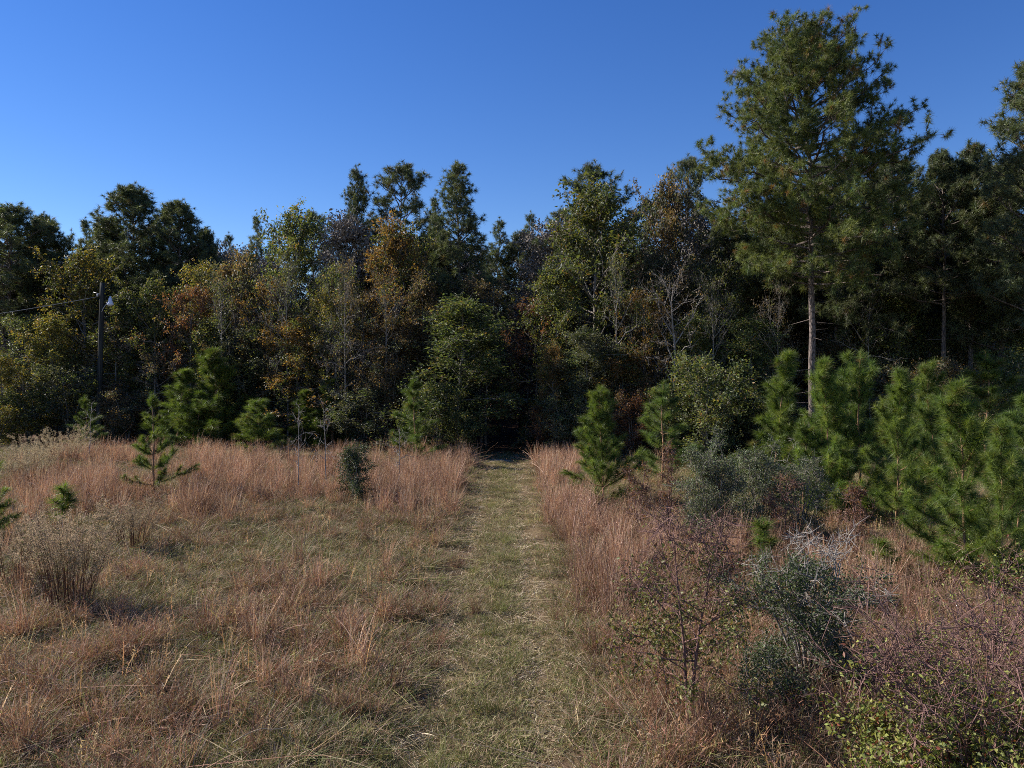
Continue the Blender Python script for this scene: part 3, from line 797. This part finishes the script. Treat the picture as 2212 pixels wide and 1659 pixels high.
M_STRAWSTICK = plain_material('dry_cane', (.4, .31, .21), .8)
for px, py, ln, ang, lab in [(705, 1462, .75, -.25, 'pale dead stick lying across the red-brown grass left of the trail'), (575, 1625, .8, .75, 'thin dry cane slanting away in the grass at the bottom of the frame'),
                             (225, 1430, .6, .2, 'thin broken pale stick beside the shadow of the dogfennel')]:
    x, y = ground_at(px, py); s_ = np.linspace(0, 1, 8); r_ = np.random.default_rng(int(px)); z0 = float(hill(x, y))
    pth = np.stack([(s_ - .5) * ln * math.cos(ang), (s_ - .5) * ln * math.sin(ang), .22 + .05 * np.sin(s_ * 5)], 1) + r_.normal(size=(8, 3)) * .008
    g = Geo(); tube(g, pth, np.linspace(.007, .003, 8), 6)
    segs(g, pth[[3, 5, 6]], pth[[3, 5, 6]] + r_.normal(size=(3, 3)) * .07 + [.05, 0, .02], .004, .002)
    single('fallen_stick', g.mesh('fallen_stick', M_STRAWSTICK, True), label=lab, cat='stick', group='dead sticks in the grass', loc=(x, y, z0))

# ---------------------------------------------------------------- ground
def ground_material():
    m, nt, N, L = mat_new('ground_soil_and_litter')
    out = N.new('ShaderNodeOutputMaterial'); p = N.new('ShaderNodeBsdfPrincipled'); p.inputs['Roughness'].default_value = .95; p.inputs['Specular IOR Level'].default_value = .1
    geo = N.new('ShaderNodeNewGeometry')
    n1 = N.new('ShaderNodeTexNoise'); n1.inputs['Scale'].default_value = .6; n1.inputs['Detail'].default_value = 6
    n2 = N.new('ShaderNodeTexNoise'); n2.inputs['Scale'].default_value = 14; n2.inputs['Detail'].default_value = 6; n2.inputs['Roughness'].default_value = .7
    for n in (n1, n2): L.new(geo.outputs['Position'], n.inputs['Vector'])
    r1 = N.new('ShaderNodeValToRGB'); e = r1.color_ramp.elements
    e[0].position = .35; e[0].color = (.12, .085, .055, 1); e[1].position = .65; e[1].color = (.23, .185, .12, 1)
    L.new(n1.outputs['Fac'], r1.inputs[0])
    r2 = N.new('ShaderNodeValToRGB'); e = r2.color_ramp.elements
    e[0].position = .35; e[0].color = (.35, .3, .25, 1); e[1].position = .7; e[1].color = (1.3, 1.2, 1.05, 1)
    L.new(n2.outputs['Fac'], r2.inputs[0])
    mul = N.new('ShaderNodeMix'); mul.data_type = 'RGBA'; mul.blend_type = 'MULTIPLY'; mul.inputs[0].default_value = 1
    L.new(r1.outputs[0], mul.inputs[6]); L.new(r2.outputs[0], mul.inputs[7])
    # leaf litter under the trees
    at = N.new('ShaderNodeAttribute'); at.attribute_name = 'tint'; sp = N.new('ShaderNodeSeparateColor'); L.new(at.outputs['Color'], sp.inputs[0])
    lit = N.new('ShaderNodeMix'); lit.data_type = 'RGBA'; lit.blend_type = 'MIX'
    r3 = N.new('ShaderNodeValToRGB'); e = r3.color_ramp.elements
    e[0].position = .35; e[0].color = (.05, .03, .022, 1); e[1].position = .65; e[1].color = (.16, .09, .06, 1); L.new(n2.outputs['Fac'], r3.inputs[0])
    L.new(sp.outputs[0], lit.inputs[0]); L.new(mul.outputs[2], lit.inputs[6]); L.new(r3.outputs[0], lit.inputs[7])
    sand = N.new('ShaderNodeMix'); sand.data_type = 'RGBA'; sand.inputs[7].default_value = (.4, .31, .24, 1)
    L.new(sp.outputs[1], sand.inputs[0]); L.new(lit.outputs[2], sand.inputs[6])
    L.new(sand.outputs[2], p.inputs['Base Color'])
    bp = N.new('ShaderNodeBump'); bp.inputs['Strength'].default_value = .8; bp.inputs['Distance'].default_value = .05
    L.new(n2.outputs['Fac'], bp.inputs['Height']); L.new(bp.outputs[0], p.inputs['Normal']); L.new(p.outputs[0], out.inputs[0])
    return m


xs = np.concatenate([-np.geomspace(600, 32, 14)[:-1], np.arange(-32, 32.01, .25), np.geomspace(32, 600, 14)[1:]])
ys = np.concatenate([np.linspace(-60, 2, 20)[:-1], np.arange(2, 52, .25), np.geomspace(52, 900, 18)])
X, Y = np.meshgrid(xs, ys)
Z = hill(X, Y)
fade = np.clip((200 - np.hypot(X, Y)) / 100, 0, 1); Z = Z * fade
nx = len(xs); ny = len(ys)
i, j = np.meshgrid(np.arange(ny - 1), np.arange(nx - 1), indexing='ij')
q = np.stack([i * nx + j, i * nx + j + 1, (i + 1) * nx + j + 1, (i + 1) * nx + j], -1).reshape(-1, 4)
edge = 41 + .03 * np.abs(X) + np.where(X < -5, 2, 0)
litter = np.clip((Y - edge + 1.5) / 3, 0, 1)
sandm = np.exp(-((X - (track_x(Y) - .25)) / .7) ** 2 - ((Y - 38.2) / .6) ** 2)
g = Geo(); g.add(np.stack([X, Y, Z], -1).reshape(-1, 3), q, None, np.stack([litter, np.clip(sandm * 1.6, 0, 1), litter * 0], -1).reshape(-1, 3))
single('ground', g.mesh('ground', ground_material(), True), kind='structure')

# ---------------------------------------------------------------- grasses: one object per kind, nobody could count them
def blades(rng, n, rad, hmin, hmax, w, pal, tilt, bend, seedhead=0, spread=1.0):
    g = Geo()
    a = rng.uniform(0, 6.28, n); r = rad * np.sqrt(rng.uniform(0, 1, n))
    b = np.stack([np.cos(a) * r, np.sin(a) * r, np.full(n, -.02)], 1)
    az = rng.uniform(0, 6.28, n); o = np.stack([np.cos(az), np.sin(az), np.zeros(n)], 1)
    hh = rng.uniform(hmin, hmax, n)[:, None]; ti = np.abs(rng.normal(0, tilt, n))[:, None]; be = np.abs(rng.normal(0, bend, n))[:, None]
    broken = rng.uniform(size=(n, 1)) < .1; be = np.where(broken, be * 3 + .3, be); ti = np.where(broken, ti * 2.5 + .1, ti)
    sd = unit(np.cross(o, [0, 0, 1.]) + rng.normal(size=(n, 3)) * .5) * w * rng.uniform(.6, 1.2, (n, 1)) * .5
    rows = []
    for f, ww in ((0, 1), (.4, .95), (.75, .7), (1, .05)):
        c = b + o * hh * (ti * f + be * f * f) + np.array([0, 0, 1.]) * hh * f * (1 - .35 * np.minimum(be, 1.6) * f)
        rows += [c - sd * ww, c + sd * ww]
    v = np.stack(rows, 1).reshape(-1, 3)
    off = np.arange(n)[:, None, None] * 8
    q = (off + np.array([[0, 1, 3, 2], [2, 3, 5, 4], [4, 5, 7, 6]])[None]).reshape(-1, 4)
    col = pick(rng, pal, n)
    g.add(v, q, None, np.repeat(col, 8, 0))
    if seedhead:
        m = n * seedhead; idx = np.repeat(np.arange(n), seedhead)
        f = rng.uniform(.5, 1, (m, 1))
        c = b[idx] + o[idx] * hh[idx] * (ti[idx] * f + be[idx] * f * f) + np.array([0, 0, 1.]) * hh[idx] * f * (1 - .35 * np.minimum(be[idx], 1.6) * f)
        d = unit(rng.normal(size=(m, 3)) + [0, 0, 1.2]); s2 = unit(np.cross(d, rng.normal(size=(m, 3)))) * .004
        v = np.stack([c - s2, c + s2, c + d * rng.uniform(.03, .08, (m, 1))], 1).reshape(-1, 3)
        g.add(v, None, np.arange(len(v)).reshape(-1, 3), np.repeat(col[idx] * 1.15, 3, 0))
    return g


TAN = ((.36, .26, .165), 1); PINK = ((.29, .175, .12), 1); STRAW = ((.42, .33, .2), 1); RUSTG = ((.25, .125, .078), 1); GRN = ((.12, .145, .04), 1); YGR = ((.2, .2, .065), 1); GREYB = ((.24, .19, .15), 1)
def wt(*a): return [(c[0], w) for c, w in a]
P_PATH = wt((YGR, 4), (GRN, 3), (STRAW, 2.6), (TAN, 1.6))
P_LAWN = wt((YGR, 4.6), (GRN, 3), (STRAW, 1.6), (TAN, 2), (PINK, 1.7), (GREYB, 1.8))
P_RUT = wt((((.5, .4, .26), 1), 4), (TAN, 1.5), (((.62, .52, .38), 1), 3.5), (YGR, 1))
P_MID = wt((PINK, 4), (GREYB, 1.4), (TAN, 1.2), (RUSTG, 3.6), (YGR, .8))
P_TALL = wt((((.39, .23, .15), 1), 5), (((.56, .4, .29), 1), 3), (RUSTG, 2.4), (((.3, .2, .16), 1), 2))
P_GREEN = wt((GRN, 4), (YGR, 4), (STRAW, 2))


def template(g, name):
    o = bpy.data.objects.new(name, g.mesh(name, M_GRASS)); return o


def scatter(name, pts, rot, scl, idx, templates):
    me = bpy.data.meshes.new(name); me.vertices.add(len(pts)); me.vertices.foreach_set('co', pts.astype(np.float32).ravel())
    at = me.attributes.new('turn', 'FLOAT_VECTOR', 'POINT'); at.data.foreach_set('vector', rot.astype(np.float32).ravel())
    at = me.attributes.new('grow', 'FLOAT_VECTOR', 'POINT'); at.data.foreach_set('vector', scl.astype(np.float32).ravel())
    at = me.attributes.new('which', 'INT', 'POINT'); at.data.foreach_set('value', idx.astype(np.int32))
    o = single(name, me, kind='stuff')
    ng = bpy.data.node_groups.new(name + '_scatter', 'GeometryNodeTree'); ng.is_modifier = True
    ng.interface.new_socket('Geometry', in_out='INPUT', socket_type='NodeSocketGeometry')
    ng.interface.new_socket('Geometry', in_out='OUTPUT', socket_type='NodeSocketGeometry')
    N, L = ng.nodes, ng.links
    gi = N.new('NodeGroupInput'); go = N.new('NodeGroupOutput')
    m2p = N.new('GeometryNodeMeshToPoints'); L.new(gi.outputs[0], m2p.inputs[0])
    join = N.new('GeometryNodeJoinGeometry')
    for t in templates:
        oi = N.new('GeometryNodeObjectInfo'); oi.inputs['Object'].default_value = t; oi.inputs['As Instance'].default_value = False
        g2i = N.new('GeometryNodeGeometryToInstance'); L.new(oi.outputs['Geometry'], g2i.inputs[0]); L.new(g2i.outputs[0], join.inputs[0])
    iop = N.new('GeometryNodeInstanceOnPoints'); L.new(m2p.outputs[0], iop.inputs['Points']); L.new(join.outputs[0], iop.inputs['Instance'])
    iop.inputs['Pick Instance'].default_value = True

    def named(nm, ty):
        n = N.new('GeometryNodeInputNamedAttribute'); n.data_type = ty; n.inputs['Name'].default_value = nm; return n.outputs['Attribute']
    e2r = N.new('FunctionNodeEulerToRotation'); L.new(named('turn', 'FLOAT_VECTOR'), e2r.inputs[0]); L.new(e2r.outputs[0], iop.inputs['Rotation'])
    L.new(named('grow', 'FLOAT_VECTOR'), iop.inputs['Scale']); L.new(named('which', 'INT'), iop.inputs['Instance Index'])
    L.new(iop.outputs[0], go.inputs[0])
    md = o.modifiers.new('scatter', 'NODES'); md.node_group = ng
    return o


RG = np.random.default_rng(77)


def field(density, y0=5.5, y1=46):
    """random ground points of a given number per square metre, thinning with distance"""
    n = int((y1 - y0) * 66 * density)
    y = RG.uniform(y0, y1, n); x = RG.uniform(-33, 33, n)
    keep = np.abs(x) < .74 * y + 3.5
    x, y = x[keep], y[keep]
    d = np.minimum(1, (13 / y) ** 1.0)
    k = RG.uniform(size=len(x)) < d
    return x[k], y[k]


def pix(x, y):
    return CX + x / y * F, HZ + H / y * F


def blob(px, py, spots):
    w = np.zeros(len(px))
    for cx, cy, rx, ry, a in spots:
        w = np.maximum(w, a * np.exp(-(((px - cx) / rx) ** 2 + ((py - cy) / ry) ** 2) ** 2))
    return w


def patchy(x, y, s, k=0):
    return .5 + .25 * (np.sin(x * s + 1.7 * k + 2 * np.sin(y * s * .7 + k)) + np.sin(y * s * 1.23 - x * s * .6 + 2.1 * k + 1.5 * np.sin(x * s * .9)))


def place(name, x, y, templates, smin, smax, tilt=.08, scale=None):
    n = len(x); z = hill(x, y)
    s = RG.uniform(smin, smax, n) if scale is None else scale
    far = 1 + np.clip((y - 14) / 60, 0, .45)     # thinner far tufts are a little broader
    rot = np.stack([RG.normal(0, tilt, n), RG.normal(0, tilt, n), RG.uniform(0, 6.28, n)], 1)
    scl = np.stack([s * far, s * far, s], 1)
    return scatter(name, np.stack([x, y, z], 1), rot, scl, RG.integers(0, len(templates), n), templates)


def offsand(x, y): return ((x - track_x(y) + .25) / .7) ** 2 + ((y - 38.2) / .55) ** 2 > RG.uniform(.6, 1.3, len(x))


def path_d(x, y): return np.abs(x - track_x(y))


T_PATH = [template(blades(np.random.default_rng(500 + i), 90, .24, .03, .11, .0065, P_PATH, .55, .9), 'mown_grass_tuft') for i in range(5)]
T_LAWN = [template(blades(np.random.default_rng(510 + i), 85, .17, .05, .26, .0075, P_LAWN, .45, .8), 'lawn_grass_tuft') for i in range(6)]
T_MID = [template(blades(np.random.default_rng(520 + i), 95, .13, .14, .58, .007, P_MID, .28, .45, 2), 'dead_grass_tuft') for i in range(6)]
T_TALL = [template(blades(np.random.default_rng(530 + i), 60, .12, .4, 1.3, .0085, P_TALL, .12, .18, 2), 'tall_grass_tuft') for i in range(6)]
T_GREEN = [template(blades(np.random.default_rng(540 + i), 70, .12, .12, .36, .006, P_GREEN, .35, .8), 'green_grass_tuft') for i in range(4)]

T_RUT = [template(blades(np.random.default_rng(550 + i), 80, .24, .02, .06, .0065, P_RUT, .9, 1.0), 'flattened_straw_tuft') for i in range(4)]
x, y = field(46, 5.5, 42); rut = np.abs(path_d(x + .1, y) - .7 - .16 * (patchy(x, y, 1.1, 7) - .5)) < .24
k = (RG.uniform(size=len(x)) < np.where(rut, 1, .22)) & (path_d(x, y) < 1.5) & offsand(x, y)
place('flattened_grass', x[k], y[k], T_RUT, .9, 1.5)
x, y = field(40, 5.5, 42); rut = np.abs(path_d(x + .1, y) - .7) < .2
kk = ~rut | (RG.uniform(size=len(x)) < .15); x, y = x[kk], y[kk]
k = path_d(x, y) < 1.05 + .5 * (patchy(x, y, 1.3, 1) - .5) * 2 + RG.uniform(-.35, .35, len(x))
k &= offsand(x, y)
place('mown_grass', x[k], y[k], T_PATH, .75, 1.3)
x, y = field(34, 5.5, 44)
d = path_d(x, y); k = (d > 1.0) & (RG.uniform(size=len(x)) < np.clip((d - 1.0) / .6, .15, 1))
place('lawn_grass', x[k], y[k], T_LAWN, .5, 1.5)

# dead knee high grass
MID = [(360, 1480, 560, 220, .34), (730, 1440, 380, 190, .9), (350, 1250, 300, 120, .25), (180, 1500, 330, 220, .75), (600, 1120, 420, 60, .45), (900, 1200, 130, 90, .3), (1400, 1300, 190, 200, .9), (1330, 1600, 150, 200, .6),
       (1600, 1500, 330, 260, .85), (1850, 1330, 420, 180, .8), (2100, 1500, 400, 300, .9), (1230, 1450, 110, 200, .45), (450, 1640, 450, 90, .5), (300, 1100, 400, 60, .7), (1250, 1200, 90, 120, .6)]
x, y = field(13, 5.5, 44); px, py = pix(x, y)
w = blob(px, py, MID) * np.clip(2.0 * patchy(x, y, 1.6, 2) * (.4 + patchy(x, y, 3.3, 9)) - .2 + np.where(px > 1230, .45, 0), .12, 1) * np.clip((path_d(x, y) - .95 - .5 * patchy(x, y, .9, 4)) / .5, .035, 1)
k = RG.uniform(size=len(x)) < w
place('dead_grass', x[k], y[k], T_MID, .55, 1.35, .14)

# tall broomsedge
TALLZ = [(150, 1075, 140, 42, 1), (480, 1050, 130, 45, 1), (620, 1040, 250, 42, .85), (850, 1065, 160, 52, .9), (940, 1060, 75, 75, .8), (440, 1100, 70, 40, .7), (900, 1005, 200, 14, .6), (1195, 1060, 58, 75, 1), (1225, 1130, 62, 60, .9),
         (1215, 1000, 75, 12, .9), (1320, 1230, 95, 95, .85), (1290, 1320, 60, 40, .6), (1400, 1180, 60, 60, .5), (330, 1000, 250, 16, .6), (60, 1130, 60, 60, .6), (1610, 1220, 120, 40, .35), (1900, 1280, 200, 60, .25)]
x, y = field(17, 9, 43); px, py = pix(x, y)
w = blob(px, py, TALLZ) * np.clip(1.9 * patchy(x, y, 1.1, 3) - .2, .08, 1) * np.clip((path_d(x, y) - 1.1 - .4 * patchy(x, y, .8, 6)) / .4, 0, 1)
sx, sy = ground_at(765, 1088); w = w * (np.hypot(x - sx, (y - sy + 1.3) * .7) > 1.1)
k = RG.uniform(size=len(x)) < w
x2, y2 = field(1.3, 6, 40); p2, q2 = pix(x2, y2)
k2 = (path_d(x2, y2) > 1.9) & (RG.uniform(size=len(x2)) < .10 + .5 * blob(p2, q2, [(580, 1560, 160, 90, 1), (200, 1420, 170, 110, 1), (1400, 1560, 110, 160, .9), (1800, 1640, 150, 110, 1), (700, 1350, 200, 100, .5)]))
xa = np.concatenate([x[k], x2[k2]]); ya = np.concatenate([y[k], y2[k2]])
place('tall_grass', xa, ya, T_TALL, .6, 1.12, .1)
# single straw coloured stalks standing above the rest
P_STALK = wt((((.5, .36, .2), 1), 3), (((.42, .25, .13), 1), 3))
T_STALK = [template(blades(np.random.default_rng(560 + i), 4, .08, .5, 1.0, .011, P_STALK, .12, .12, 14), 'dry_stalk') for i in range(6)]
x, y = field(3.2, 6, 40); px, py = pix(x, y)
k = (path_d(x, y) > 1.6) & (RG.uniform(size=len(x)) < .25 + .75 * blob(px, py, MID))
place('dry_stalks', x[k], y[k], T_STALK, .45, 1.05, .16)
# green tufts
x, y = field(9, 5.5, 42); px, py = pix(x, y); d = path_d(x, y)
w = blob(px, py, [(790, 1600, 200, 110, .95), (480, 1630, 300, 60, .5), (450, 1380, 170, 80, .5), (620, 1210, 380, 80, .25), (90, 1480, 200, 130, .35), (1080, 1250, 60, 300, .35)]) * patchy(x, y, 2.4, 5) * 1.6
k = RG.uniform(size=len(x)) < w
place('green_grass', x[k], y[k], T_GREEN, .6, 1.15, .12)

# ---------------------------------------------------------------- the woods behind: one mass
RG2 = np.random.default_rng(91)
tmpl = []
for shp, pal in (('a', 'olive'), ('c', 'brown'), ('b', 'green'), ('c', 'green')):
    tr, cr, h0, _ = HW[shp]
    tmpl.append((tr, cr[pal]))
for shp in ('tall', 'full', 'cone'):
    tmpl.append((PV[shp][0], PV[shp][1]))
for pal in ('brown', 'green', 'olive'):
    tmpl.append((HW['d'][0], HW['d'][1][pal]))


def merged(tr, cr):
    import bmesh
    bm = bmesh.new(); bm.from_mesh(tr); n = len(bm.faces); bm.from_mesh(cr)
    bm.faces.ensure_lookup_table()
    for i, f in enumerate(bm.faces): f.material_index = 0 if i < n else 1
    me = bpy.data.meshes.new('woods_tree'); me.materials.append(tr.materials[0]); me.materials.append(cr.materials[0])
    bm.to_mesh(me); bm.free()
    me.materials.clear(); me.materials.append(tr.materials[0]); me.materials.append(cr.materials[0])
    return bpy.data.objects.new('woods_tree', me)


TW = [merged(*t) for t in tmpl]
n = 380
wy = RG2.uniform(50, 92, n); wx = RG2.uniform(-1, 1, n) * (wy * .72 + 6)
ok = (np.abs(wx - track_x(wy)) > np.where(wy < 72, 2.6, 0)) & ((wx > -14) | (wy > 60))
wx, wy = wx[ok], wy[ok]; n = len(wx)
wi = np.where(RG2.uniform(size=n) < .72, RG2.integers(0, 4, n), RG2.integers(4, 7, n))
sz = np.where(wi < 4, RG2.uniform(.5, .85, n), RG2.uniform(.45, .68, n))
by = RG2.uniform(48, 95, 420); bx = RG2.uniform(-1, 1, 420) * (by * .72 + 6)
ok = (np.abs(bx - track_x(by)) > np.where(by < 66, 2.2, 0)) & ((bx > -14) | (by > 58))
by, bx = by[ok], bx[ok]
wx = np.concatenate([wx, bx]); wy = np.concatenate([wy, by]); wi = np.concatenate([wi, RG2.integers(7, 10, len(bx))]); sz = np.concatenate([sz, RG2.uniform(.8, 1.5, len(bx))])
scatter('woods', np.stack([wx, wy, wx * 0 - .05], 1), np.stack([wx * 0, wx * 0, RG2.uniform(0, 6.28, len(wx))], 1), np.stack([sz * 1.15, sz * 1.15, sz], 1), wi, TW)

# ---------------------------------------------------------------- sky, sun, camera
SUN_EL, SUN_AZ = math.radians(35), math.radians(-73)      # azimuth from straight ahead (+Y), negative to the left
w = bpy.data.worlds.new('World'); scene.world = w; w.use_nodes = True
nt = w.node_tree; nt.nodes.clear()
bg = nt.nodes.new('ShaderNodeBackground'); ow = nt.nodes.new('ShaderNodeOutputWorld')
sky = nt.nodes.new('ShaderNodeTexSky'); sky.sky_type = 'NISHITA'; sky.sun_disc = False
sky.sun_elevation = SUN_EL; sky.sun_rotation = SUN_AZ; sky.air_density = 1.0; sky.dust_density = 0; sky.ozone_density = 4; sky.altitude = 50
hs = nt.nodes.new('ShaderNodeHueSaturation'); hs.inputs['Saturation'].default_value = 1.26; hs.inputs['Hue'].default_value = .516
nt.links.new(sky.outputs[0], hs.inputs['Color']); nt.links.new(hs.outputs[0], bg.inputs[0]); nt.links.new(bg.outputs[0], ow.inputs[0])
bg.inputs[1].default_value = .081
sd = bpy.data.lights.new('sun', 'SUN'); sd.energy = 5.0; sd.angle = math.radians(.55); sd.color = (1, .93, .84)
so = link(bpy.data.objects.new('sun', sd))
from mathutils import Vector
dirv = Vector((math.sin(SUN_AZ) * math.cos(SUN_EL), math.cos(SUN_AZ) * math.cos(SUN_EL), math.sin(SUN_EL)))
so.rotation_euler = dirv.to_track_quat('Z', 'Y').to_euler(); so.location = dirv * 60

cam = bpy.data.cameras.new('camera'); co = link(bpy.data.objects.new('camera', cam))
co.location = (0, 0, H); co.rotation_euler = (PI / 2, 0, 0)
cam.sensor_width = 36; cam.lens = 36 * F / 2212; cam.shift_y = -(829.5 - HZ) / 2212; cam.clip_end = 3000; cam.clip_start = .05
scene.camera = co
vs = scene.view_settings; vs.view_transform = 'Standard'; vs.look = 'None'; vs.exposure = .85; vs.gamma = 1; vs.use_curve_mapping = False
scene.cycles.max_bounces = 6; scene.cycles.diffuse_bounces = 4; scene.cycles.transmission_bounces = 4; scene.cycles.glossy_bounces = 1
scene.cycles.use_denoising = False
scene.cycles.pixel_filter_type = 'BLACKMAN_HARRIS'; scene.cycles.filter_width = .95
